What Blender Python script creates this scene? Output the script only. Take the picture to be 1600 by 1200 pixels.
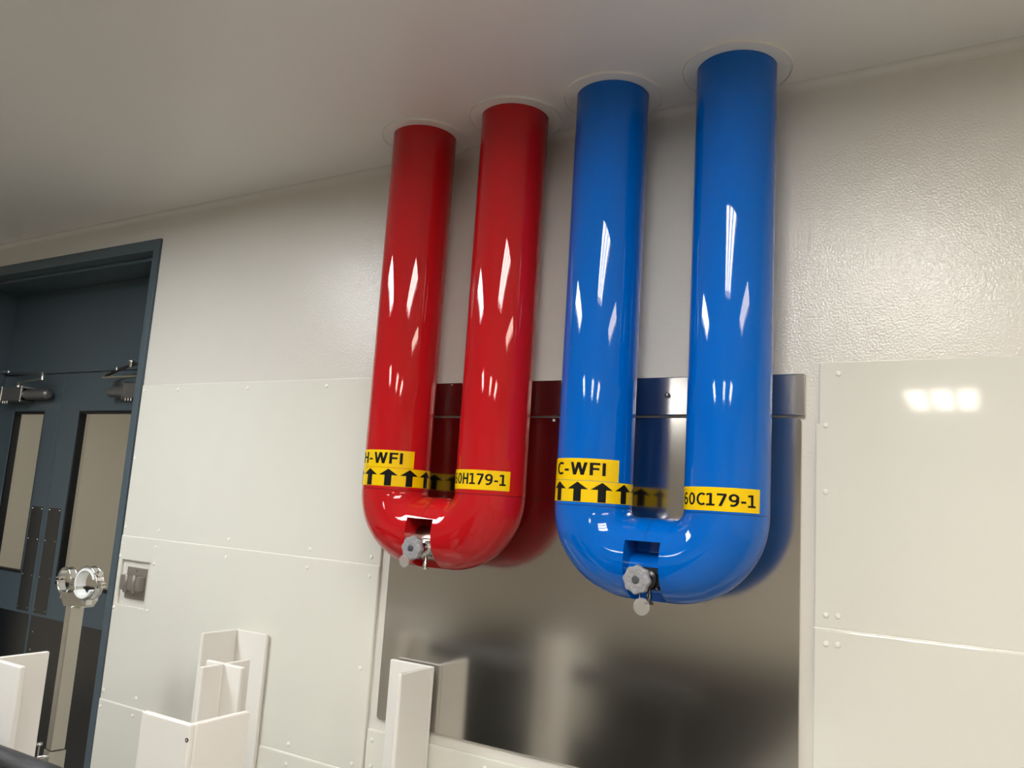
import bpy, bmesh, math, random
from mathutils import Vector, Matrix
random.seed(7)
S = bpy.context.scene
for o in list(bpy.data.objects): bpy.data.objects.remove(o)
C = S.collection
PI = math.pi

# ------------------------------------------------------------------ camera
cd = bpy.data.cameras.new('camera'); cam = bpy.data.objects.new('camera', cd); C.objects.link(cam)
cd.sensor_fit = 'HORIZONTAL'; cd.sensor_width = 36.0; cd.lens = 1262.0 / 1600.0 * 36.0
cd.clip_start = 0.02
vz = Vector((535.2, -8307.4, 1262.0)).normalized()           # world up, seen from the camera (right, down, forward)
vx = -Vector((-2139.4, 58.5, 1262.0)); vx = (vx - vz * vx.dot(vz)).normalized()
vy = vz.cross(vx)
right = Vector((vx[0], vy[0], vz[0])); down = Vector((vx[1], vy[1], vz[1])); fwd = Vector((vx[2], vy[2], vz[2]))
m = Matrix((right, -down, -fwd)).transposed().to_4x4(); m.translation = Vector((0, -2, 1.6))
cam.matrix_world = m
S.camera = cam

# ------------------------------------------------------------------ world and exposure
w = bpy.data.worlds.new('world'); S.world = w; w.use_nodes = True
w.node_tree.nodes['Background'].inputs[0].default_value = (0.5, 0.5, 0.5, 1)
w.node_tree.nodes['Background'].inputs[1].default_value = 0.02
S.view_settings.view_transform = 'Standard'
try: S.view_settings.look = 'None'
except Exception: pass
S.view_settings.gamma = 1.0; S.view_settings.use_curve_mapping = False
S.view_settings.exposure = 0.0
LAMP = 27.0                                                   # brightness of the fluorescent lamps

# ------------------------------------------------------------------ materials
def lin(r, g, b):
    f = lambda c: (c / 255 / 12.92) if c / 255 <= 0.04045 else ((c / 255 + 0.055) / 1.055) ** 2.4
    return (f(r), f(g), f(b), 1)
MATS = {}
def mat(name, col, rough=0.4, metal=0.0, spec=0.5, emit=None, trans=0.0, coat=0.0, alpha=1.0, ior=1.45):
    M = bpy.data.materials.new(name); M.use_nodes = True
    b = M.node_tree.nodes['Principled BSDF']; i = b.inputs
    i['Base Color'].default_value = col; i['Roughness'].default_value = rough; i['Metallic'].default_value = metal
    i['Specular IOR Level'].default_value = spec; i['Transmission Weight'].default_value = trans
    i['Coat Weight'].default_value = coat; i['Coat Roughness'].default_value = 0.03; i['Alpha'].default_value = alpha
    i['IOR'].default_value = ior
    if emit: i['Emission Color'].default_value = emit[0]; i['Emission Strength'].default_value = emit[1]
    MATS[name] = M
    return M
def nodes(name):
    M = MATS[name]; return M.node_tree.nodes, M.node_tree.links, M.node_tree.nodes['Principled BSDF']
def bump(name, scale, strength, dist=0.002, detail=2.0, stretch=(1, 1, 1), rough=0.5):
    n, l, b = nodes(name)
    tc = n.new('ShaderNodeTexCoord'); mp = n.new('ShaderNodeMapping'); mp.inputs['Scale'].default_value = stretch
    t = n.new('ShaderNodeTexNoise'); t.inputs['Scale'].default_value = scale; t.inputs['Detail'].default_value = detail
    t.inputs['Roughness'].default_value = rough
    bp = n.new('ShaderNodeBump'); bp.inputs['Strength'].default_value = strength; bp.inputs['Distance'].default_value = dist
    l.new(tc.outputs['Object'], mp.inputs['Vector']); l.new(mp.outputs['Vector'], t.inputs['Vector'])
    l.new(t.outputs['Fac'], bp.inputs['Height']); l.new(bp.outputs['Normal'], b.inputs['Normal'])
    return bp
def vary(name, scale, c0, c1, stretch=(1, 1, 1), lo=0.35, hi=0.65, target='Base Color', detail=4.0):
    n, l, b = nodes(name)
    tc = n.new('ShaderNodeTexCoord'); mp = n.new('ShaderNodeMapping'); mp.inputs['Scale'].default_value = stretch
    t = n.new('ShaderNodeTexNoise'); t.inputs['Scale'].default_value = scale; t.inputs['Detail'].default_value = detail
    l.new(tc.outputs['Object'], mp.inputs['Vector']); l.new(mp.outputs['Vector'], t.inputs['Vector'])
    if target == 'Base Color':
        r = n.new('ShaderNodeValToRGB'); r.color_ramp.elements[0].position = lo; r.color_ramp.elements[1].position = hi
        r.color_ramp.elements[0].color = c0; r.color_ramp.elements[1].color = c1
        l.new(t.outputs['Fac'], r.inputs['Fac']); l.new(r.outputs['Color'], b.inputs[target])
    else:
        r = n.new('ShaderNodeMapRange'); r.inputs[1].default_value = lo; r.inputs[2].default_value = hi
        r.inputs[3].default_value = c0; r.inputs[4].default_value = c1
        l.new(t.outputs['Fac'], r.inputs[0]); l.new(r.outputs[0], b.inputs[target])

mat('wall_paint', (0.70, 0.675, 0.625, 1), rough=0.6, spec=0.0, coat=1.0); bp = bump('wall_paint', 200, 0.80, 0.0015, 1.5)
n, l, b = nodes('wall_paint'); b2 = n.new('ShaderNodeBump'); b2.inputs['Strength'].default_value = 0.25; b2.inputs['Distance'].default_value = 0.0018
l.new(bp.inputs['Height'].links[0].from_socket, b2.inputs['Height']); l.new(b2.outputs['Normal'], b.inputs['Normal']); l.new(bp.outputs['Normal'], b.inputs['Coat Normal'])   # orange-peel gloss coat
b.inputs['Coat Roughness'].default_value = 0.13
mat('ceiling_paint', (0.82, 0.795, 0.755, 1), rough=0.38); bump('ceiling_paint', 60, 0.06, 0.001)
mat('panel_white', (0.74, 0.735, 0.665, 1), rough=0.055); bump('panel_white', 4, 0.05, 0.003, 1.0)
mat('rivet_white', (0.86, 0.85, 0.80, 1), rough=0.3)
mat('hdpe', (0.80, 0.78, 0.74, 1), rough=0.32)
MATS['hdpe'].node_tree.nodes['Principled BSDF'].inputs['Subsurface Weight'].default_value = 0.15
MATS['hdpe'].node_tree.nodes['Principled BSDF'].inputs['Subsurface Radius'].default_value = (0.01, 0.009, 0.008)
mat('steel_sheet', (0.60, 0.58, 0.55, 1), rough=0.145, metal=1.0); bump('steel_sheet', 2.0, 0.05, 0.004, 1.0)
mat('steel_strip', (0.50, 0.49, 0.48, 1), rough=0.18, metal=1.0)
mat('steel', (0.62, 0.61, 0.59, 1), rough=0.18, metal=1.0)
mat('steel_satin', (0.60, 0.58, 0.52, 1), rough=0.30, metal=1.0)
mat('fitting_metal', (0.34, 0.27, 0.22, 1), rough=0.32, metal=1.0)
mat('steel_dark', (0.10, 0.10, 0.105, 1), rough=0.25, metal=1.0)
mat('door_slate', lin(74, 88, 96), rough=0.33); bump('door_slate', 90, 0.05, 0.001)
mat('gasket', (0.006, 0.006, 0.007, 1), rough=0.5)
mat('door_glass', (0.93, 0.93, 0.88, 1), rough=0.0, trans=1.0, ior=1.45)
mat('red_jacket', (0.47, 0.008, 0.012, 1), rough=0.03, spec=0.5); bump('red_jacket', 3.0, 0.035, 0.006, 1.0, (1, 1, 0.5))
mat('blue_jacket', (0.0, 0.115, 0.52, 1), rough=0.03, spec=0.5); bump('blue_jacket', 3.0, 0.035, 0.006, 1.0, (1, 1, 0.5))
mat('joint_red', (0.10, 0.004, 0.006, 1), rough=0.5)
mat('joint_blue', (0.0, 0.03, 0.14, 1), rough=0.5)
mat('label_yellow', (0.85, 0.56, 0.0, 1), rough=0.22)
mat('print_black', (0.005, 0.005, 0.005, 1), rough=0.5, spec=0.2)
mat('wheel_grey', (0.30, 0.30, 0.32, 1), rough=0.5); vary('wheel_grey', 160, (0.22, 0.22, 0.235, 1), (0.34, 0.34, 0.355, 1))
mat('hub_grey', (0.06, 0.065, 0.08, 1), rough=0.4)
mat('valve_black', (0.012, 0.012, 0.013, 1), rough=0.3)
mat('tag_plastic', (0.48, 0.47, 0.44, 1), rough=0.3, alpha=0.34)
mat('clear_tube', (0.90, 0.92, 0.92, 1), rough=0.2, alpha=0.75)
mat('closer_grey', (0.17, 0.17, 0.17, 1), rough=0.38, metal=0.6)
mat('switch_grey', (0.30, 0.275, 0.25, 1), rough=0.3, metal=0.5)
mat('rubber', (0.014, 0.014, 0.016, 1), rough=0.42); vary('rubber', 14, (0.010, 0.010, 0.011, 1), (0.05, 0.05, 0.055, 1), (1, 6, 6)); 
mat('floor_grey', (0.34, 0.33, 0.31, 1), rough=0.30)
mat('added_mat_black', (0.012, 0.012, 0.012, 1), rough=0.8, spec=0.1)
mat('far_wall', (0.82, 0.77, 0.68, 1), rough=0.5)
mat('corridor_wall', (0.62, 0.59, 0.52, 1), rough=0.6)
mat('housing_white', (0.75, 0.75, 0.75, 1), rough=0.4)
mat('lamp_cool', (0.9, 0.9, 0.9, 1), emit=((0.95, 0.985, 1.0, 1), LAMP * 1.2))
mat('lamp_neutral', (0.9, 0.9, 0.9, 1), emit=((1.0, 0.975, 0.93, 1), LAMP))
mat('lamp_warm', (0.9, 0.9, 0.9, 1), emit=((1.0, 0.90, 0.75, 1), LAMP * 0.58))
mat('lamp_back', (0.9, 0.9, 0.9, 1), emit=((1.0, 0.92, 0.80, 1), LAMP))
mat('corridor_lamp', (0.9, 0.9, 0.9, 1), emit=((1.0, 0.96, 0.88, 1), 13.5))
mat('added_bin_white', (0.70, 0.69, 0.63, 1), rough=0.4)

# ------------------------------------------------------------------ mesh helpers
def link(o, parent=None):
    C.objects.link(o)
    if parent: o.parent = parent
    return o
def finish(name, bm, material, parent=None, loc=(0, 0, 0), rot=(0, 0, 0), smooth=None, bevel=0, seg=2, weld=True):
    if weld: bmesh.ops.remove_doubles(bm, verts=bm.verts, dist=1e-6)
    bmesh.ops.recalc_face_normals(bm, faces=bm.faces)
    me = bpy.data.meshes.new(name); bm.to_mesh(me); bm.free()
    me.materials.append(MATS[material])
    if smooth is not None:
        for p in me.polygons: p.use_smooth = True
        me.set_sharp_from_angle(angle=math.radians(smooth))
    o = bpy.data.objects.new(name, me); link(o, parent); o.location = loc; o.rotation_euler = rot
    if bevel:
        b = o.modifiers.new('bevel', 'BEVEL'); b.width = bevel; b.segments = seg; b.limit_method = 'ANGLE'; b.angle_limit = math.radians(40)
    return o
def tag(o, label=None, cat=None, group=None, kind=None):
    if label: o['label'] = label
    if cat: o['category'] = cat
    if group: o['group'] = group
    if kind: o['kind'] = kind
    return o
def empty(name, loc=(0, 0, 0), rotz=0):
    o = bpy.data.objects.new(name, None); C.objects.link(o); o.location = loc; o.rotation_euler = (0, 0, rotz); o.empty_display_size = 0.05
    return o
def box(bm, x0, x1, y0, y1, z0, z1):
    v = [bm.verts.new((x, y, z)) for x in (x0, x1) for y in (y0, y1) for z in (z0, z1)]
    for f in ((0, 1, 3, 2), (4, 6, 7, 5), (0, 4, 5, 1), (2, 3, 7, 6), (0, 2, 6, 4), (1, 5, 7, 3)): bm.faces.new([v[i] for i in f])
    return bm
def cells(bm, xs, zs, fill, y0, y1):
    """Slab between y0 and y1 made of the filled cells of a grid: openings and notches are real holes."""
    nx, nz = len(xs) - 1, len(zs) - 1
    F = lambda i, j: 0 <= i < nx and 0 <= j < nz and fill(i, j)
    vs = {}
    def V(i, j, y):
        k = (i, j, y)
        if k not in vs: vs[k] = bm.verts.new((xs[i], y, zs[j]))
        return vs[k]
    for i in range(nx):
        for j in range(nz):
            if not F(i, j): continue
            for y in (y0, y1): bm.faces.new([V(i, j, y), V(i + 1, j, y), V(i + 1, j + 1, y), V(i, j + 1, y)])
            if not F(i - 1, j): bm.faces.new([V(i, j, y0), V(i, j + 1, y0), V(i, j + 1, y1), V(i, j, y1)])
            if not F(i + 1, j): bm.faces.new([V(i + 1, j, y0), V(i + 1, j + 1, y0), V(i + 1, j + 1, y1), V(i + 1, j, y1)])
            if not F(i, j - 1): bm.faces.new([V(i, j, y0), V(i + 1, j, y0), V(i + 1, j, y1), V(i, j, y1)])
            if not F(i, j + 1): bm.faces.new([V(i, j + 1, y0), V(i + 1, j + 1, y0), V(i + 1, j + 1, y1), V(i, j + 1, y1)])
    return bm
def lathe(bm, prof, n=32, axis='Z', origin=(0, 0, 0), lobes=None):
    """Turn (radius, height) pairs round an axis."""
    rings = []
    for r, h in prof:
        ring = []
        for k in range(n):
            a = 2 * PI * k / n; rr = r * (lobes(a) if lobes else 1)
            p = (rr * math.cos(a), rr * math.sin(a), h)
            if axis == 'Y': p = (p[0], p[2], p[1])
            if axis == 'X': p = (p[2], p[0], p[1])
            ring.append(bm.verts.new((p[0] + origin[0], p[1] + origin[1], p[2] + origin[2])))
        rings.append(ring)
    for a, b in zip(rings, rings[1:]):
        for k in range(n): bm.faces.new([a[k], a[(k + 1) % n], b[(k + 1) % n], b[k]])
    bm.faces.new(rings[0]); bm.faces.new(rings[-1])
    return bm
def tube(bm, pts, r, n=12, cap=True):
    pts = [Vector(p) for p in pts]; rings = []
    rr = r if isinstance(r, (list, tuple)) else [r] * len(pts)
    t0 = (pts[1] - pts[0]).normalized(); u = t0.orthogonal().normalized()
    for i, p in enumerate(pts):
        t = (pts[min(i + 1, len(pts) - 1)] - pts[max(i - 1, 0)]).normalized()
        u = (u - t * u.dot(t)).normalized(); v = t.cross(u)
        rings.append([bm.verts.new(p + (u * math.cos(2 * PI * k / n) + v * math.sin(2 * PI * k / n)) * rr[i]) for k in range(n)])
    for a, b in zip(rings, rings[1:]):
        for k in range(n): bm.faces.new([a[k], a[(k + 1) % n], b[(k + 1) % n], b[k]])
    if cap: bm.faces.new(rings[0]); bm.faces.new(rings[-1])
    return bm
def hoop(bm, c, R, r0, wdt, n=40, axis='Y', a0=0, a1=2 * PI):
    """Flat strap bent to a hoop: inner radius R, thickness r0, width wdt."""
    full = abs(a1 - a0 - 2 * PI) < 1e-6; rings = []
    for k in range(n if full else n + 1):
        a = a0 + (a1 - a0) * k / n; ring = []
        for rr, h in ((R, -wdt / 2), (R + r0, -wdt / 2), (R + r0, wdt / 2), (R, wdt / 2)):
            ring.append(bm.verts.new((c[0] + rr * math.cos(a), c[1] + h, c[2] + rr * math.sin(a))))
        rings.append(ring)
    N = len(rings)
    for k in range(N if full else N - 1):
        a, b = rings[k], rings[(k + 1) % N]
        for q in range(4): bm.faces.new([a[q], a[(q + 1) % 4], b[(q + 1) % 4], b[q]])
    if not full: bm.faces.new(rings[0]); bm.faces.new(rings[-1])
    return bm
def B(): return bmesh.new()
def evaluated(o):
    dg = bpy.context.evaluated_depsgraph_get(); dg.update()
    return bpy.data.meshes.new_from_object(o.evaluated_get(dg))

# ------------------------------------------------------------------ room shell
CZ = 2.71
X0, X1, Y0, Y1 = -6.0, 3.4, -8.6, 2.2
def struct(o): o['kind'] = 'structure'; return o
struct(finish('floor', box(B(), X0 - .1, X1 + .1, Y0 - .1, Y1 + .1, -0.1, 0.0), 'floor_grey'))
struct(finish('ceiling', box(B(), X0 - .1, X1 + .1, Y0 - .1, Y1 + .1, CZ, CZ + 0.1), 'ceiling_paint'))
DX0, DX1, DH = -4.51, -2.915, 2.597
wall = struct(finish('wall_back', cells(B(), [X0, DX0, DX1, X1], [0, DH, CZ], lambda i, j: not (i == 1 and j == 0), 0.0, 0.31), 'wall_paint'))
struct(finish('wall_left', box(B(), X0 - .1, X0, Y0, Y1, 0, CZ), 'far_wall'))
struct(finish('wall_right', box(B(), X1, X1 + .1, Y0, 0.31, 0, CZ), 'far_wall'))
struct(finish('wall_front', box(B(), X0, X1, Y0 - .1, Y0, 0, CZ), 'far_wall'))
struct(finish('wall_corridor', box(B(), X0, X1, Y1, Y1 + .1, 0, CZ), 'corridor_wall'))
struct(finish('wall_corridor_side', box(B(), -1.6, -1.5, 0.31, Y1, 0, CZ), 'corridor_wall'))
# cove between wall and ceiling
bm = B(); R = 0.022
arc = [(-(R - R * math.cos(t * PI / 12)), CZ - (R - R * math.sin(t * PI / 12))) for t in range(7)]
prof = [(0.0, CZ)] + arc
a = [bm.verts.new((X0, y, z)) for y, z in prof]; b = [bm.verts.new((X1, y, z)) for y, z in prof]
for k in range(len(prof)): bm.faces.new([a[k], a[(k + 1) % len(prof)], b[(k + 1) % len(prof)], b[k]])
struct(finish('trim_1', bm, 'wall_paint', smooth=40))

# wall panels: parts of the wall, each with its rivets
rv = B(); lathe(rv, [(0.0066, 0), (0.0066, -0.0012), (0.0056, -0.0026), (0.0033, -0.0034), (0.0012, -0.0036)], 14, 'Y')
rivet0 = finish('rivet', rv, 'rivet_white', smooth=35); rivet_me = rivet0.data; bpy.data.objects.remove(rivet0)
def panel(xs, zs, fill, rivets, PT=0.008):
    p = finish('wall_panel', cells(B(), xs, zs, fill, -PT, 0.0), 'panel_white', wall, bevel=0.0035, seg=2)
    for x, z in rivets:
        r = bpy.data.objects.new('rivet', rivet_me); link(r, p); r.location = (x, -PT, z)
    return p
ALL = lambda i, j: True
PL, PR = -2.910, -1.624
panel([PL, PR], [1.3945, 1.986], ALL, [(-2.893, 1.962), (-2.688, 1.963), (-2.301, 1.961), (-1.919, 1.961), (-2.896, 1.694), (-2.896, 1.427), (-2.692, 1.427), (-2.308, 1.424), (-1.921, 1.421), (-1.661, 1.418), (-1.661, 1.7)])
panel([PL, -2.889, -2.720, PR], [0.7893, 1.138, 1.305, 1.3940], lambda i, j: not (i == 1 and j == 1),
      [(-2.896, 1.366), (-2.695, 1.366), (-2.308, 1.363), (-1.922, 1.362), (-1.659, 1.36), (-2.900, 1.318), (-2.694, 1.305), (-2.900, 1.125), (-2.700, 1.134), (-1.663, 1.087), (-2.896, 0.822), (-2.699, 0.825), (-2.308, 0.821), (-1.927, 0.817), (-1.665, 0.811)], 0.0115)
panel([PL, PR], [0.19, 0.7888], ALL, [(-2.896, 0.764), (-2.701, 0.764), (-2.308, 0.760), (-1.927, 0.758), (-1.665, 0.755)], 0.015)
panel([-1.617, -0.357], [0.19, 0.922], ALL, [(-1.595, 0.892), (-1.592, 0.821), (-1.2, 0.895), (-0.8, 0.895), (-0.4, 0.895)], 0.0115)
panel([-0.354, -0.347, 2.0], [1.3735, 1.840, 1.986], lambda i, j: not (i == 0 and j == 1), [(-0.303, 1.957), (-0.331, 1.835), (-0.330, 1.680), (-0.328, 1.404), (-0.303, 1.404)])
panel([-0.354, 2.0], [0.77, 1.3728], ALL, [(-0.327, 1.341), (-0.303, 1.342), (-0.327, 1.06)], 0.0115)
panel([-0.354, 2.0], [0.19, 0.766], ALL, [(-0.327, 0.73)], 0.015)

# white beads added in the horizontal panel joints to imitate the bright edge highlight
for x0, x1, z, y in ((PL, PR, 1.3943, -0.0075), (PL, PR, 0.7891, -0.011), (-0.354, 2.0, 1.3732, -0.0075)):
    finish('highlight_bead', tube(B(), [(x0, y, z), ((x0 + x1) / 2, y, z), (x1, y, z)], 0.0019, 8), 'rivet_white', wall, smooth=60)

# ------------------------------------------------------------------ stainless back sheet and bar
def rounded_sheet(x0, x1, z0, z1, y0, y1, r):
    bm = B(); pts = []
    for cx, cz, a0 in ((x0 + r, z0 + r, PI), (x1 - r, z0 + r, 1.5 * PI), (x1 - r, z1 - r, 0), (x0 + r, z1 - r, .5 * PI)):
        for k in range(7): a = a0 + k * PI / 12; pts.append((cx + r * math.cos(a), cz + r * math.sin(a)))
    f = [bm.verts.new((x, y0, z)) for x, z in pts]; g = [bm.verts.new((x, y1, z)) for x, z in pts]
    bm.faces.new(f); bm.faces.new(g)
    for k in range(len(pts)): bm.faces.new([f[k], f[(k + 1) % len(pts)], g[(k + 1) % len(pts)], g[k]])
    return bm
sh = empty('stainless_sheet', (0, 0, 0.953)); tag(sh, 'large dull stainless steel sheet on the wall below the pipes', 'metal sheet')
o = finish('sheet', rounded_sheet(-1.588, -0.385, 0, 0.900, -0.0090, -0.0008, 0.012), 'steel_sheet', sh, bevel=0.0012)
o = finish('screw', lathe(B(), [(0.004, 0), (0.004, -0.0015), (0.002, -0.003)], 12, 'Y'), 'rivet_white', sh, (-1.049, -0.009, 0.893), smooth=40)
st = empty('stainless_bar', (0, 0, 1.858)); tag(st, 'long narrow stainless steel bar across the wall behind the four pipe legs', 'metal bar')
finish('bar', box(B(), -1.60, -0.377, -0.018, 0.0, 0, 0.100), 'steel_strip', st, bevel=0.0025)
finish('acorn_nut', lathe(B(), [(0.0075, 0), (0.0075, -0.004), (0.0055, -0.0075), (0.003, -0.010), (0.001, -0.0107)], 12, 'Y'), 'steel', st, (-0.716, -0.018, 0.052), smooth=40)
finish('screw', lathe(B(), [(0.003, 0), (0.003, -0.001), (0.0015, -0.002)], 12, 'Y'), 'steel', st, (-1.40, -0.018, 0.094), smooth=40)

# ------------------------------------------------------------------ insulated U pipes
PR_ = 0.0963; PY = -0.135
def ell(cx, cz, rx, rz, t, a0, a1, n=28):
    """Stroke of thickness t along an ellipse arc, as quads in x, z."""
    out = []
    for k in range(n):
        q = []
        for a, f in ((a0 + (a1 - a0) * k / n, 0), (a0 + (a1 - a0) * k / n, 1), (a0 + (a1 - a0) * (k + 1) / n, 1), (a0 + (a1 - a0) * (k + 1) / n, 0)):
            a = math.radians(a); q.append((cx + (rx - t * f) * math.cos(a), cz + (rz - t * 0.82 * f) * math.sin(a)))
        out.append(q)
    return out
def rect(x0, x1, z0, z1): return [[(x0, z0), (x1, z0), (x1, z1), (x0, z1)]]
def slant(xa, za, xb, zb, t): return [[(xa, za), (xa + t, za), (xb + t, zb), (xb, zb)]]
SIX = ell(.36, .325, .36, .325, .20, 0, 360, 36) + ell(.43, .50, .43, .51, .20, 62, 185, 20)
GLYPH = {
    'H': (.72, rect(0, .2, 0, 1) + rect(.52, .72, 0, 1) + rect(.2, .52, .42, .60)),
    'F': (.60, rect(0, .2, 0, 1) + rect(.2, .60, .82, 1) + rect(.2, .56, .42, .60)),
    'I': (.20, rect(0, .2, 0, 1)),
    '-': (.36, rect(0, .36, .30, .46)),
    'W': (1.08, slant(.20, 0, .0, 1, .20) + slant(.20, 0, .44, 1, .20) + slant(.68, 0, .44, 1, .20) + slant(.68, 0, .88, 1, .20)),
    'C': (.68, ell(.46, .50, .46, .51, .20, 52, 308, 40)),
    '0': (.70, ell(.35, .50, .35, .51, .20, 0, 360, 44)),
    '1': (.62, rect(.22, .42, 0, 1) + rect(.0, .62, 0, .16) + [[(.0, .80), (.0, .965), (.22, 1.0), (.22, .84)]]),
    '7': (.66, rect(0, .66, .83, 1) + slant(.12, 0, .44, .83, .22)),
    '6': (.72, SIX),
    '9': (.72, [[(.72 - x, 1 - z) for x, z in q] for q in SIX]),
}
def text_mesh(body, off=0.0):
    bm = B(); x = 0.0
    for ch in body:
        w_, quads = GLYPH[ch]
        for q in quads: bm.faces.new([bm.verts.new((x + a, b, 0)) for a, b in q])
        x += w_ + 0.13
    me = bpy.data.meshes.new('t'); bm.to_mesh(me); bm.free()
    return me
def wrap(bm, r, a_mid=0.0):
    """Bend a flat (x = arc length, z) mesh round a vertical cylinder of radius r; x = 0 faces -Y."""
    for v in bm.verts:
        a = v.co.x / PR_ + a_mid; rr = r + v.co.y
        v.co = Vector((rr * math.sin(a), -rr * math.cos(a), v.co.z))
def lettering(body, a0, a1, z0, z1, r, name, parent, off):
    me = text_mesh(body, off); bm = B(); bm.from_mesh(me); bpy.data.meshes.remove(me)
    xs = [v.co.x for v in bm.verts]; ys = [v.co.y for v in bm.verts]
    lx, hx, ly, hy = min(xs), max(xs), min(ys), max(ys)
    x0, x1 = a0 * PR_, a1 * PR_
    for v in bm.verts:
        v.co = Vector((x0 + (v.co.x - lx) / (hx - lx) * (x1 - x0), 0, z0 + (v.co.y - ly) / (hy - ly) * (z1 - z0)))
    k = x0 + 0.003
    while k < x1:
        bmesh.ops.bisect_plane(bm, geom=bm.verts[:] + bm.edges[:] + bm.faces[:], plane_co=(k, 0, 0), plane_no=(1, 0, 0)); k += 0.003
    wrap(bm, r)
    for f in bm.faces:
        f.normal_update()
        c = f.calc_center_median()
        if f.normal.x * c.x + f.normal.y * c.y < 0: f.normal_flip()
    me = bpy.data.meshes.new(name); bm.to_mesh(me); bm.free(); me.materials.append(MATS['print_black'])
    o = bpy.data.objects.new(name, me); link(o, parent); return o
def sticker(name, a0, a1, z0, z1, r, parent):
    bm = B(); n = max(8, int((a1 - a0) / 0.05)); rows = []
    full = a1 - a0 > 2 * PI - 1e-3
    for k in range(n + (0 if full else 1)):
        a = a0 + (a1 - a0) * k / n
        rows.append([bm.verts.new((q * math.sin(a), -q * math.cos(a), z)) for q, z in ((r, z0), (r + .0006, z0), (r + .0006, z1), (r, z1))])
    N = len(rows)
    for k in range(N if full else N - 1):
        p, q = rows[k], rows[(k + 1) % N]
        for i in range(4): bm.faces.new([p[i], p[(i + 1) % 4], q[(i + 1) % 4], q[i]])
    if not full: bm.faces.new(rows[0]); bm.faces.new(rows[-1])
    return finish(name, bm, 'label_yellow', parent, smooth=40)

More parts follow.
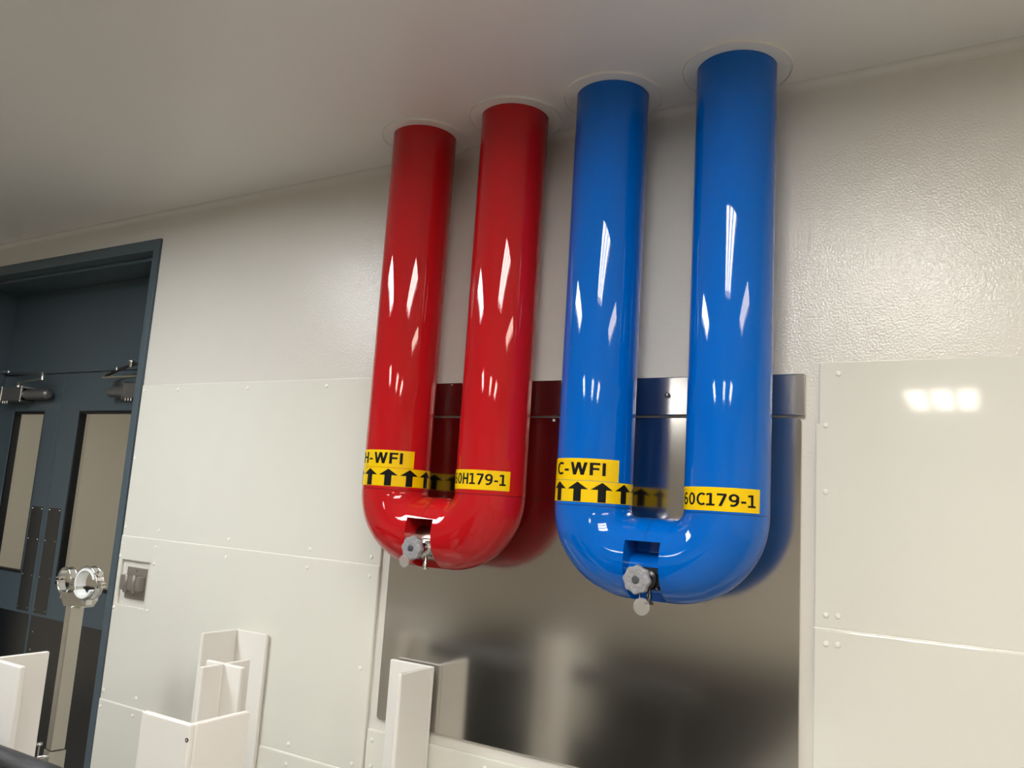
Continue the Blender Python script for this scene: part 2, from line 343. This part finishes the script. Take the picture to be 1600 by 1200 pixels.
def u_pipe(label, xl, xr, seam, Rc, colour, joint, flow, number, bands, inner_mat, valve_mats, notch_top, bolts):
    xm = (xl + xr) / 2; zc = seam - Rc
    root = empty('insulated_u_pipe', (xm, PY, zc - PR_))
    tag(root, label, 'pipe')
    base = zc - PR_
    L = lambda z: z - base
    for x in (xl, xr):
        bm = B(); n = 96; zs = [seam + 0.0007] + [seam + 0.06 * k for k in range(1, 18)] + [CZ - 0.001]
        rows = [[bm.verts.new((PR_ * math.sin(2 * PI * k / n), -PR_ * math.cos(2 * PI * k / n), L(z))) for k in range(n)] for z in zs if z <= CZ]
        for p, q in zip(rows, rows[1:]):
            for k in range(n): bm.faces.new([p[k], p[(k + 1) % n], q[(k + 1) % n], q[k]])
        bm.faces.new(rows[0]); bm.faces.new(rows[-1])
        finish('pipe_jacket', bm, colour, root, (x - xm, 0, 0), smooth=40)
        finish('joint_seam', lathe(B(), [(PR_ - 0.002, L(seam) - .004), (PR_ - 0.0012, L(seam) - .003), (PR_ - 0.0012, L(seam) + .003), (PR_ - .002, L(seam) + .004)], 64), joint, root, (x - xm, 0, 0), smooth=40)
    # bend: leg, quarter turn, straight, quarter turn, leg
    pts = [(xl - xm, 0, L(seam - 0.0007))]; ang = []
    path = []
    hx = (xr - xl) / 2
    for k in range(0, 25):
        a = PI / 2 * k / 24; path.append(((-hx + Rc - Rc * math.cos(a)), L(seam) - Rc * math.sin(a), -a))
    for k in range(1, 4): path.append((-hx + Rc + (2 * hx - 2 * Rc) * k / 4, L(seam) - Rc, -PI / 2))
    for k in range(0, 25):
        a = PI / 2 * k / 24; path.append((hx - Rc + Rc * math.sin(a), L(seam) - Rc * math.cos(a), -PI / 2 - a))
    bm = B(); n = 72; rows = []
    for i, (x, z, a) in enumerate(path):
        nx, nz = math.cos(-a), math.sin(-a)          # towards the outside of the bend is (-nx, -nz)
        row = []
        for k in range(n):
            t = 2 * PI * k / n
            row.append(bm.verts.new((x - nx * PR_ * math.cos(t), PR_ * math.sin(t), z - nz * PR_ * math.cos(t))))
        rows.append(row)
    for v in rows[0] + rows[-1]: v.co.z -= 0.0007
    for p, q in zip(rows, rows[1:]):
        for k in range(n): bm.faces.new([p[k], p[(k + 1) % n], q[(k + 1) % n], q[k]])
    bm.faces.new(rows[0]); bm.faces.new(rows[-1])
    bend = finish('bend_jacket', bm, colour, root, weld=False)
    NW = 0.043; back = -0.006
    cut = finish('cutter', box(B(), -NW, NW, -0.3, back, -0.05, L(notch_top)), colour, root)
    md = bend.modifiers.new('notch', 'BOOLEAN'); md.operation = 'DIFFERENCE'; md.object = cut; md.solver = 'EXACT'
    me = evaluated(bend); bend.modifiers.clear(); old = bend.data; bend.data = me; bpy.data.meshes.remove(old)
    cm = cut.data; bpy.data.objects.remove(cut); bpy.data.meshes.remove(cm)
    for p in me.polygons: p.use_smooth = True
    me.set_sharp_from_angle(angle=math.radians(28)); me.name = 'bend_jacket'
    # ring joint in the middle of the bend, above the opening
    a1 = math.acos((notch_top - zc) / PR_)
    bm = B(); tube(bm, [(0.004, -(PR_ + .0001) * math.sin(t), PR_ + (PR_ + .0001) * math.cos(t)) for t in [a1 - (a1 + 1.2) * k / 24 for k in range(25)]], 0.0007, 6)
    finish('joint_seam', bm, joint, root, smooth=60)
    # labels on the left leg, number on the right leg
    (l0, l1, lz0, lz1), (bz0, bz1, ph), (n0, n1, nz0, nz1), ltxt, ntxt = bands
    def at(o, x): o.location.x = x - xm; return o
    s = at(sticker('contents_label', l0, l1, L(lz0), L(lz1), PR_ + .0001, root), xl); tag(s, 'yellow sticker reading ' + flow)
    lettering(flow, ltxt[0], ltxt[1], L(ltxt[2]), L(ltxt[3]), PR_ + 0.0010, 'lettering', s, 0.022)
    s = at(sticker('flow_arrow_band', ph, ph + 2 * PI, L(bz0), L(bz1), PR_ + .0001, root), xl); tag(s, 'yellow band with black arrows pointing up')
    for k in range(10):
        am = ph + 2 * PI * k / 10
        h = bz1 - bz0; hw, sw = 0.0275, 0.0100; z0, z1, z2 = L(bz0) + 0.001, L(bz0) + h * 0.60, L(bz1) - h * 0.05
        bm = B(); xs = [-hw + 2 * hw * q / 16 for q in range(17)]
        top = lambda x: z1 + (z2 - z1) * (1 - abs(x) / hw)
        for q in range(16):
            xa, xb = xs[q], xs[q + 1]
            if abs(q - 7.5) < 7.6:
                vv = [(xa, z1), (xb, z1), (xb, top(xb)), (xa, top(xa))]
                vv = [p for i, p in enumerate(vv) if p not in vv[:i]]
                if len(vv) > 2: bm.faces.new([bm.verts.new((x, 0, z)) for x, z in vv])
        for q in range(6):
            xa, xb = -sw + 2 * sw * q / 6, -sw + 2 * sw * (q + 1) / 6
            bm.faces.new([bm.verts.new((x, 0, z)) for x, z in ((xa, z0), (xb, z0), (xb, z1), (xa, z1))])
        wrap(bm, PR_ + 0.0010, am)
        finish('arrow', bm, 'print_black', s)
    s = at(sticker('number_label', n0, n1, L(nz0), L(nz1), PR_ + .0001, root), xr); tag(s, 'yellow sticker reading ' + number)
    lettering(number, ntxt[0], ntxt[1], L(ntxt[2]), L(ntxt[3]), PR_ + 0.0010, 'lettering', s, 0.020)
    # what shows in the opening: the inner pipe and the sample valve
    ri = 0.047
    finish('inner_pipe', lathe(B(), [(ri, -NW - .002), (ri, NW + .002)], 48, 'X', (0, -0.012, L(zc) - 0.030)), inner_mat, root, smooth=40)
    vb_, body_m, wheel_m = valve_mats
    vx_, vz_ = vb_
    v = empty('sample_valve'); v.parent = root; v.location = (vx_ - xm, 0, L(vz_))
    bm = B(); lathe(bm, [(0.019, -0.055), (0.021, -0.064), (0.021, -0.070), (0.014, -0.074), (0.014, -0.085), (0.0175, -0.088), (0.0175, -0.096), (0.010, -0.098)], 28, 'Y')
    finish('bonnet', bm, body_m, v, (0.010, 0, 0), smooth=35)
    finish('valve_body', box(B(), -0.010, 0.038, -0.062, -0.030, -0.024, 0.026), body_m, v, bevel=0.005, seg=3)
    if bolts:
        for sx in (-1, 1):
            for sz in (-1, 1):
                finish('bolt', lathe(B(), [(0.0042, -0.061), (0.0042, -0.068), (0.002, -0.071)], 10, 'Y'), 'steel', v, (0.014 + 0.018 * sx, 0, 0.0175 * sz), smooth=40)
    else:
        finish('side_port', lathe(B(), [(0.010, 0.0), (0.010, 0.018), (0.015, 0.020), (0.015, 0.028)], 24, 'X'), 'steel', v, (0.016, -0.056, 0.004), smooth=40)
    finish('drain_stub', lathe(B(), [(0.0065, -0.052), (0.0065, -0.036), (0.005, -0.034), (0.005, -0.02)], 18, 'Z'), 'steel_dark' if bolts else 'steel', v, (0.014, -0.066, 0), smooth=40)
    finish('drain_cap', lathe(B(), [(0.0105, -0.056), (0.0105, -0.051), (0.006, -0.050)], 18, 'Z'), 'steel_dark' if bolts else 'steel', v, (0.014, -0.066, 0), smooth=40)
    lob = lambda a: 1 + 0.055 * math.cos(8 * a + 0.5)
    bm = B(); lathe(bm, [(0.020, -0.098), (0.029, -0.100), (0.0315, -0.104), (0.0315, -0.112), (0.0295, -0.1165), (0.018, -0.119), (0.013, -0.1175)], 84, 'Y', lobes=lob)
    finish('handwheel', bm, wheel_m, v, smooth=35)
    finish('wheel_hub', lathe(B(), [(0.0085, -0.117), (0.0085, -0.1195), (0.006, -0.1205)], 20, 'Y'), 'hub_grey', v, smooth=40)
    return root, v
def deg(*a): return [math.radians(x) for x in a]

rroot, rv_ = u_pipe('pair of thick red pipe legs joined by a U bend, marked H-WFI', -1.487, -1.163, 1.626, 0.110, 'red_jacket', 'joint_red', 'H-WFI', '60H179-1',
    (deg(-66, 66) + [1.6865, 1.735], [1.635, 1.6855] + deg(24), deg(-62, 62) + [1.638, 1.689], deg(-37, 46) + [1.697, 1.728], deg(-47, 55) + [1.651, 1.680]),
    'fitting_metal', ((-1.327, 1.475), 'steel', 'wheel_grey'), 1.553, False)
broot, bv_ = u_pipe('pair of thick blue pipe legs joined by a U bend, marked C-WFI', -0.858, -0.524, 1.614, 0.116, 'blue_jacket', 'joint_blue', 'C-WFI', '60C179-1',
    (deg(-61, 61) + [1.6735, 1.7265], [1.622, 1.6725] + deg(0), deg(-64, 62) + [1.619, 1.671], deg(-45, 40) + [1.686, 1.717], deg(-58, 55) + [1.630, 1.658]),
    'blue_jacket', ((-0.692, 1.456), 'valve_black', 'wheel_grey'), 1.541, True)
# tags hanging from the handwheels (they hang from the valve: things of their own)
def disc_tag(label, x, z, y, r, top):
    t = empty('valve_tag', (x, y, z - r)); tag(t, label, 'tag')
    finish('disc', lathe(B(), [(r - .0006, -0.0008), (r, -0.0003), (r, 0.0003), (r - .0006, 0.0008)], 40, 'Y'), 'tag_plastic', t, (0, 0, r), smooth=40)
    finish('wire', tube(B(), [(-0.002, 0, r + r * .72), (-0.005, 0.001, r + r * .9), (-0.007, 0.002, top - z + r)], 0.0007, 6), 'steel', t, smooth=60)
disc_tag('round translucent tag hanging below the handwheel of the blue pipe', -0.679, 1.398, -0.243, 0.0195, 1.43)
disc_tag('round translucent tag hanging below the handwheel of the red pipe', -1.342, 1.440, -0.256, 0.0165, 1.452)

# ceiling collars
for x, lab in ((-1.487, 'round white ceiling collar around the left red pipe leg'), (-1.163, 'round white ceiling collar around the right red pipe leg'),
               (-0.858, 'round white ceiling collar around the left blue pipe leg'), (-0.524, 'round white ceiling collar around the right blue pipe leg')):
    bm = B(); n = 72; rows = []
    for r, z in ((PR_ + .001, CZ), (PR_ + .001, CZ - .004), (0.1300, CZ - .004), (0.1318, CZ - .0062), (0.1318, CZ)):
        rows.append([bm.verts.new((r * math.cos(2 * PI * k / n), r * math.sin(2 * PI * k / n), z - CZ)) for k in range(n)])
    for i in range(5):
        p, q = rows[i], rows[(i + 1) % 5]
        for k in range(n): bm.faces.new([p[k], p[(k + 1) % n], q[(k + 1) % n], q[k]])
    tag(finish('ceiling_collar', bm, 'ceiling_paint', None, (x, PY, CZ), smooth=30), lab, 'collar', 'collars where the pipes meet the ceiling')

# ------------------------------------------------------------------ door opening: frame, transom and two leaves
fr = empty('trim_2', (0, 0, 0)); struct(fr)
JW = 0.038; DY = 0.262
finish('door_frame', cells(B(), [DX0, DX0 + JW, DX1 - JW, DX1], [0, DH - 0.048, DH], lambda i, j: not (i == 1 and j == 0), -0.012, 0.31), 'door_slate', fr, bevel=0.002)
finish('door_stop', cells(B(), [DX0 + JW, DX0 + JW + .016, DX1 - JW - .016, DX1 - JW], [0, DH - 0.048 - .016, DH - 0.048], lambda i, j: not (i == 1 and j == 0), 0.05, 0.085), 'door_slate', fr, bevel=0.002)
finish('transom_panel', box(B(), DX0 + JW, DX1 - JW, DY, DY + 0.045, 2.113, DH - 0.048), 'door_slate', fr, bevel=0.002)
def leaf(name, x0, x1, g0, g1, gz0, gz1, plate, kick):
    d = empty(name, (x0, DY, 0.01)); d['kind'] = 'structure'
    mk = lambda nm, bm, mt, par=d, **k: finish(nm, bm, mt, par, (-x0 if par is d else 0, -DY if par is d else 0, -0.01 if par is d else 0), **k)
    mk('leaf', cells(B(), [x0, g0, g1, x1], [0.01, gz0, gz1, 2.108], lambda i, j: not (i == 1 and j == 1), DY, DY + 0.045), 'door_slate', bevel=0.002)
    g = 0.012
    mk('glazing_gasket', cells(B(), [g0, g0 + g, g1 - g, g1], [gz0, gz0 + g, gz1 - g, gz1], lambda i, j: not (i == 1 and j == 1), DY + 0.004, DY + 0.036), 'gasket')
    mk('glass_pane', box(B(), g0 + g * .5, g1 - g * .5, DY + 0.026, DY + 0.031, gz0 + g * .5, gz1 - g * .5), 'door_glass')
    pl = mk('edge_plate', box(B(), plate[0], plate[1], DY - 0.0015, DY, 0.965, 1.455), 'steel_dark')
    for sz in (1.445, 1.30, 1.13, 0.98):
        for sx in (plate[0] + .008, plate[1] - .008):
            finish('plate_screw', lathe(B(), [(0.003, 0), (0.002, -0.0012)], 8, 'Y'), 'steel', pl, (sx, DY - 0.0015, sz))
    kp = mk('kick_plate', box(B(), kick[0], kick[1], DY - 0.0015, DY, 0.02, 0.953), 'steel_dark')
    for sz in (0.88, 0.80, 0.6):
        finish('plate_screw', lathe(B(), [(0.004, 0), (0.0025, -0.0015)], 8, 'Y'), 'steel', kp, (kick[0] + .03, DY - 0.0015, sz))
    return d
d1 = leaf('door_1', DX0 + JW + .003, -3.922, -4.335, -4.055, 1.130, 1.922, (-4.040, -3.945), (-4.44, -3.930))
d2 = leaf('door_2', -3.918, DX1 - JW - .003, -3.765, -3.11, 1.108, 1.922, (-3.895, -3.795), (-3.908, -2.99))
def closer(door, xa, xb, xc, z, flip):
    """Surface door closer: cylinder body, mounting clamp plates, pivot and folded arm."""
    off = door.location
    c = empty('door_closer'); c.parent = door; c.location = (0, 0, 0)
    P = lambda nm, bm, mt, **k: finish(nm, bm, mt, c, -Vector(off), **k)
    y = DY - 0.042
    s = -1 if flip else 1
    tip = xb if not flip else xa
    bm = B(); lathe(bm, [(0.014, xa), (0.024, xa + .008), (0.026, xa + .02), (0.026, xb - .02), (0.024, xb - .008), (0.014, xb)], 24, 'X', (0, y, z))
    P('closer_body', bm, 'closer_grey', smooth=35)
    bx0, bx1 = (xa + .005, xa + .195) if not flip else (xb - .215, xb - .005)
    P('clamp_block', box(B(), bx0, bx1, y - 0.030, DY, z - 0.034, z + 0.036), 'closer_grey', bevel=0.006, seg=3)
    for xx in (bx0 + .004, bx1 - .004):
        P('clamp_plate', box(B(), xx - .004, xx + .004, y - 0.034, DY, z - 0.040, z + 0.042), 'steel', bevel=0.002)
    for q in range(3):
        P('clamp_screw', lathe(B(), [(0.005, z - 0.046), (0.005, z - 0.034)], 10, 'Z', (bx0 + .02 + .02 * q, y - .024, 0)), 'steel', smooth=40)
    P('pivot', lathe(B(), [(0.012, z + 0.030), (0.012, z + 0.048), (0.008, z + 0.052), (0.008, z + 0.062)], 16, 'Z', (xc, y - .012, 0)), 'steel', smooth=40)
    return P, y
P, y = closer(d1, -4.352, -3.965, -4.225, 2.000, False)
E1 = Vector((-3.925, 0.155, 2.076))
P('arm', tube(B(), [(-4.225, y - .012, 2.056), (-4.14, 0.19, 2.064), E1 - Vector((0, 0, .010))], 0.006, 8), 'steel_satin', smooth=60)
P('arm', tube(B(), [E1 + Vector((0, 0, .010)), (-4.10, 0.175, 2.100), (-4.25, 0.21, 2.113), (-4.42, 0.25, 2.126)], [0.005, 0.007, 0.009, 0.009], 8), 'steel', smooth=60)
P('arm_joint', lathe(B(), [(0.009, 2.058), (0.009, 2.094), (0.006, 2.098)], 12, 'Z', (E1.x, E1.y, 0)), 'steel', smooth=40)
P('arm_shoe', box(B(), -4.468, -4.40, 0.235, DY, 2.120, 2.136), 'steel', bevel=0.002)
P, y = closer(d2, -3.475, -3.12, -3.20, 2.002, True)
P('arm', box(B(), -3.500, -3.17, 0.185, 0.212, 2.062, 2.070), 'steel_satin', bevel=0.002)
P('arm', tube(B(), [(-3.490, 0.20, 2.076), (-3.41, 0.20, 2.098), (-3.325, 0.20, 2.116)], [0.007, 0.008, 0.006], 8), 'steel_dark', smooth=60)
P('arm_joint', lathe(B(), [(0.010, 2.108), (0.012, 2.130), (0.017, 2.132), (0.017, 2.138)], 14, 'Z', (-3.312, 0.20, 0)), 'steel', smooth=40)
P('arm_shoe', box(B(), -3.305, -3.12, 0.205, DY, 2.118, 2.130), 'steel_dark', bevel=0.002)
P('arm_screw', lathe(B(), [(0.005, 2.096), (0.005, 2.112)], 10, 'Z', (-3.41, 0.196, 0)), 'steel', smooth=40)

# ------------------------------------------------------------------ guarded switch in the panel cut-out
sw = empty('wall_switch', (-2.797, 0, 1.165)); tag(sw, 'grey metal guarded wall switch in a square cut-out beside the door', 'switch')
finish('back_plate', box(B(), -0.058, 0.058, -0.006, 0, 0.0, 0.116), 'switch_grey', sw, bevel=0.002)
bm = B(); box(bm, -0.056, 0.056, -0.034, -0.006, 0.032, 0.088); finish('guard_block', bm, 'switch_grey', sw, bevel=0.005, seg=3)
for x in (-0.016, 0.030):
    finish('guard_rib', lathe(B(), [(0.006, 0.026), (0.009, 0.030), (0.009, 0.089), (0.006, 0.093)], 18, 'Z', (x, -0.034, 0)), 'switch_grey', sw, smooth=40)
for z in (0.014, 0.104):
    finish('plate_screw', lathe(B(), [(0.003, -0.006), (0.002, -0.0075)], 8, 'Y', (0, 0, z)), 'steel_dark', sw)

# ------------------------------------------------------------------ white plastic rack with L-shaped corner posts
rk = empty('plastic_rack', (-1.79, -0.43, 0)); tag(rk, 'white plastic rack with L-shaped corner posts and a cross post standing before the wall', 'rack')
T = 0.014; A = 0.152; HT = 1.135
def board(par, x0, x1, y0, y1):
    return finish('board', box(B(), x0 + 1.79, x1 + 1.79, y0 + .43, y1 + .43, 0.04, HT), 'hdpe', par, bevel=0.0035, seg=3)
def screw(par, x, y, z, ax):
    finish('screw', lathe(B(), [(0.0042, 0.001), (0.0042, -0.0006), (0.0022, -0.0008), (0.0022, 0.0004)], 14, ax), 'steel_dark', par, (x + 1.79, y + .43, z), smooth=40)
def post(x, y, sx, sy):
    """L post: corner at x, y; arms run towards sx and sy."""
    p = empty('corner_post'); p.parent = rk
    xs = sorted((x, x + sx * A)); ys = sorted((y, y + sy * A))
    yy = sorted((y, y + sy * T)); board(p, xs[0], xs[1], yy[0], yy[1])
    xx = sorted((x, x + sx * T)); y2 = sorted((y + sy * T, y + sy * A)); board(p, xx[0], xx[1], y2[0], y2[1])
    return p
p = post(-1.382, -0.021, -1, -1)
p = post(-2.205, -0.016, 1, -1)
p = post(-1.369, -0.862, -1, 1); screw(p, -1.374, -0.862, 1.106, 'Y')
p = post(-2.212, -0.815, 1, 1)
p = empty('cross_post'); p.parent = rk
board(p, -1.855, -1.715, -0.424 - T / 2, -0.424 + T / 2); board(p, -1.788 - T / 2, -1.788 + T / 2, -0.500, -0.424 - T / 2); board(p, -1.788 - T / 2, -1.788 + T / 2, -0.424 + T / 2, -0.340)
finish('base_board', box(B(), -2.225 + 1.79, -1.355 + 1.79, -0.875 + .43, -0.016 + .43, 0.0, 0.04), 'hdpe', rk, bevel=0.004)

# ------------------------------------------------------------------ stand with two ring clamps
sx_, sy_ = -2.53, -0.40
cs = empty('clamp_stand', (sx_, sy_, 0), math.radians(78)); tag(cs, 'steel post with two open ring clamps standing in front of the door', 'stand')
finish('post', box(B(), -0.021, 0.021, -0.021, 0.021, 0.766, 1.200), 'steel_satin', cs, bevel=0.003)
finish('post_sleeve', box(B(), -0.0245, 0.0245, -0.0245, 0.0245, 0.02, 0.764), 'steel_satin', cs, bevel=0.003)
finish('foot_plate', box(B(), -0.16, 0.16, -0.16, 0.16, 0.0, 0.02), 'steel_satin', cs, bevel=0.004)
bm = B()
sec = [(-0.052, 0.030), (0.052, 0.030), (0.052, 0.010), (0.036, -0.012), (-0.036, -0.012), (-0.052, 0.010)]
f = [bm.verts.new((x, -0.026, z)) for x, z in sec]; g = [bm.verts.new((x, 0.026, z)) for x, z in sec]
bm.faces.new(f); bm.faces.new(g)
for k in range(6): bm.faces.new([f[k], f[(k + 1) % 6], g[(k + 1) % 6], g[k]])
CR = math.radians(-78)
finish('cradle', bm, 'steel_satin', cs, (0.01, 0, 1.208), (0, 0, CR + math.radians(8)), bevel=0.002)
def ring(dx, dy, z, rz, R, lined, W=0.020):
    r = empty('ring_clamp'); r.parent = cs; r.location = (dx, dy, z); r.rotation_euler = (0, 0, rz)
    for a0, a1 in ((0.06, PI - 0.06), (PI + 0.06, 2 * PI - 0.06)):
        finish('half_ring', hoop(B(), (0, 0, 0), R, 0.004, W, 24, a0=a0, a1=a1), 'steel', r, smooth=30)
        for e in (-1, 1): finish('rim', tube(B(), [((R + .003) * math.cos(a0 + (a1 - a0) * k / 24), e * W / 2, (R + .003) * math.sin(a0 + (a1 - a0) * k / 24)) for k in range(25)], 0.0032, 8), 'steel', r, smooth=60)
    for s in (-1, 1):
        finish('clamp_ear', box(B(), s * (R + .010) - .010, s * (R + .010) + .010, -0.010, 0.010, 0.003, 0.007), 'steel', r, bevel=0.001)
        finish('clamp_ear', box(B(), s * (R + .010) - .010, s * (R + .010) + .010, -0.010, 0.010, -0.007, -0.003), 'steel', r, bevel=0.001)
        finish('clamp_bolt', lathe(B(), [(0.005, -0.014), (0.005, -0.007), (0.0028, -0.007), (0.0028, 0.007), (0.005, 0.007), (0.005, 0.013)], 10, 'Z', (s * (R + .012), 0, 0)), 'steel', r, smooth=30)
    if lined:
        finish('liner', hoop(B(), (0, 0, 0), R - 0.007, 0.006, W + 0.012, 36, a0=math.radians(20), a1=math.radians(200)), 'clear_tube', r, smooth=30)
        finish('liner', hoop(B(), (0, -0.006, 0), R - 0.009, 0.008, W + 0.010, 24, a0=math.radians(215), a1=math.radians(335)), 'clear_tube', r, smooth=30)
        finish('hinge_nut', lathe(B(), [(0.009, -0.006), (0.009, 0.006)], 6, 'X', (R * .72 + .010, 0, R * .72)), 'steel', r)
    finish('ring_saddle', box(B(), -0.012, 0.012, -0.012, 0.012, -R - 0.022, -R - 0.002), 'steel', r, bevel=0.002)
    return r
rot = Matrix.Rotation(math.radians(-78), 3, 'Z')
q = rot @ Vector((-0.062, 0.0, 0)); ring(q.x, q.y, 1.272, CR + math.radians(-4), 0.037, False)
q = rot @ Vector((0.062, -0.004, 0)); ring(q.x, q.y, 1.276, CR + math.radians(4), 0.047, True, 0.024)
finish('clamp_screw', tube(B(), [(0, 0, 0), (-0.026, -0.0, 0)], 0.007, 10), 'steel', cs, (-0.0245, 0, 0.745), smooth=40)
finish('tee_handle', tube(B(), [(0, 0, -0.05), (0, 0, 0.038)], 0.0035, 8), 'steel', cs, (-0.048, 0, 0.745), smooth=40)
finish('handle_knob', lathe(B(), [(0.008, 0.038), (0.010, 0.042), (0.008, 0.047)], 12, 'Z'), 'steel', cs, (-0.048, 0, 0.745), smooth=40)

# ------------------------------------------------------------------ black hand rail in the near left corner
hr = empty('hand_rail', (-2.3, -0.945, 0)); tag(hr, 'black rubber-covered rail in the bottom left corner', 'rail')
finish('grip', tube(B(), [(-1.1, -0.024, 0.984), (0.2, -0.004, 0.984), (1.4, 0.014, 0.984)], 0.031, 32), 'rubber', hr, smooth=50)
for x in (-1.0, 1.3):
    finish('upright', lathe(B(), [(0.016, 0.008), (0.016, 0.95)], 20, 'Z', (x, -0.004, 0)), 'steel_dark', hr, smooth=40)
    finish('foot', lathe(B(), [(0.05, 0.0), (0.05, 0.008)], 24, 'Z', (x, -0.004, 0)), 'steel_dark', hr, smooth=40)

# ------------------------------------------------------------------ fluorescent ceiling lights, reflected in the pipes
def troffer(x, y, label, emat='lamp_neutral'):
    t = empty('ceiling_light', (x, y, CZ)); tag(t, label, 'light', 'fluorescent ceiling lights of the room')
    W, Lh = 0.29, 0.60
    finish('housing', cells(B(), [-W - .012, -W, W, W + .012], [-Lh - .012, -Lh, Lh, Lh + .012], lambda i, j: not (i == 1 and j == 1), -0.035, 0.0), 'housing_white', t, rot=(-PI / 2, 0, 0)).location = (0, 0, -0.035)
    for k in (-1, 0, 1):
        finish('lamp_lens', box(B(), k * .185 - .066, k * .185 + .066, -Lh + .03, Lh - .03, -0.012, -0.002), emat, t)
    return t
troffer(-0.31, -1.74, 'three-lamp ceiling light almost overhead, reflected in the middle of the blue pipes')
troffer(-2.73, -1.60, 'three-lamp ceiling light towards the door, reflected on the left of each pipe', 'lamp_cool')
troffer(1.40, -1.74, 'three-lamp ceiling light to the right, reflected on the right of the pipes', 'lamp_warm')
troffer(-0.33, -5.45, 'three-lamp ceiling light far back in the middle of the room', 'lamp_back')
troffer(-2.70, -5.00, 'three-lamp ceiling light far back on the left of the room')
troffer(1.30, -5.20, 'three-lamp ceiling light far back on the right of the room', 'lamp_back')
troffer(-3.9, 1.15, 'ceiling light of the corridor behind the doors', 'corridor_lamp')

# ------------------------------------------------------------------ made-up white bins added behind the camera for pale reflections in the steel sheet
def added_bin(x0, x1, y0, y1, h, label):
    b = empty('added_white_bin', ((x0 + x1) / 2, (y0 + y1) / 2, 0.008)); tag(b, label, 'bin'); hx, hy = (x1 - x0) / 2, (y1 - y0) / 2
    finish('bin_body', box(B(), -hx * .95, hx * .95, -hy * .95, hy * .95, 0, h - .04), 'added_bin_white', b, bevel=0.02, seg=3)
    finish('bin_lid', box(B(), -hx, hx, -hy, hy, h - .04, h), 'added_bin_white', b, bevel=0.012, seg=3)
added_bin(-4.42, -3.86, -3.75, -3.4, 0.72, 'made-up white lidded bin added behind the camera for the pale reflection at the left of the steel sheet')
added_bin(-2.90, -2.55, -3.75, -3.4, 0.66, 'made-up white lidded bin added behind the camera for the pale reflection in the middle of the steel sheet')
fm = tag(finish('added_floor_mat', box(B(), -5.9, -1.3, -7.5, -1.5, 0.0, 0.008), 'added_mat_black', bevel=0.003), 'made-up wide black mat added on the floor behind the camera to darken the reflection in the steel sheet', 'mat')  # made-up dark slab, added so the lower steel sheet reflects dark
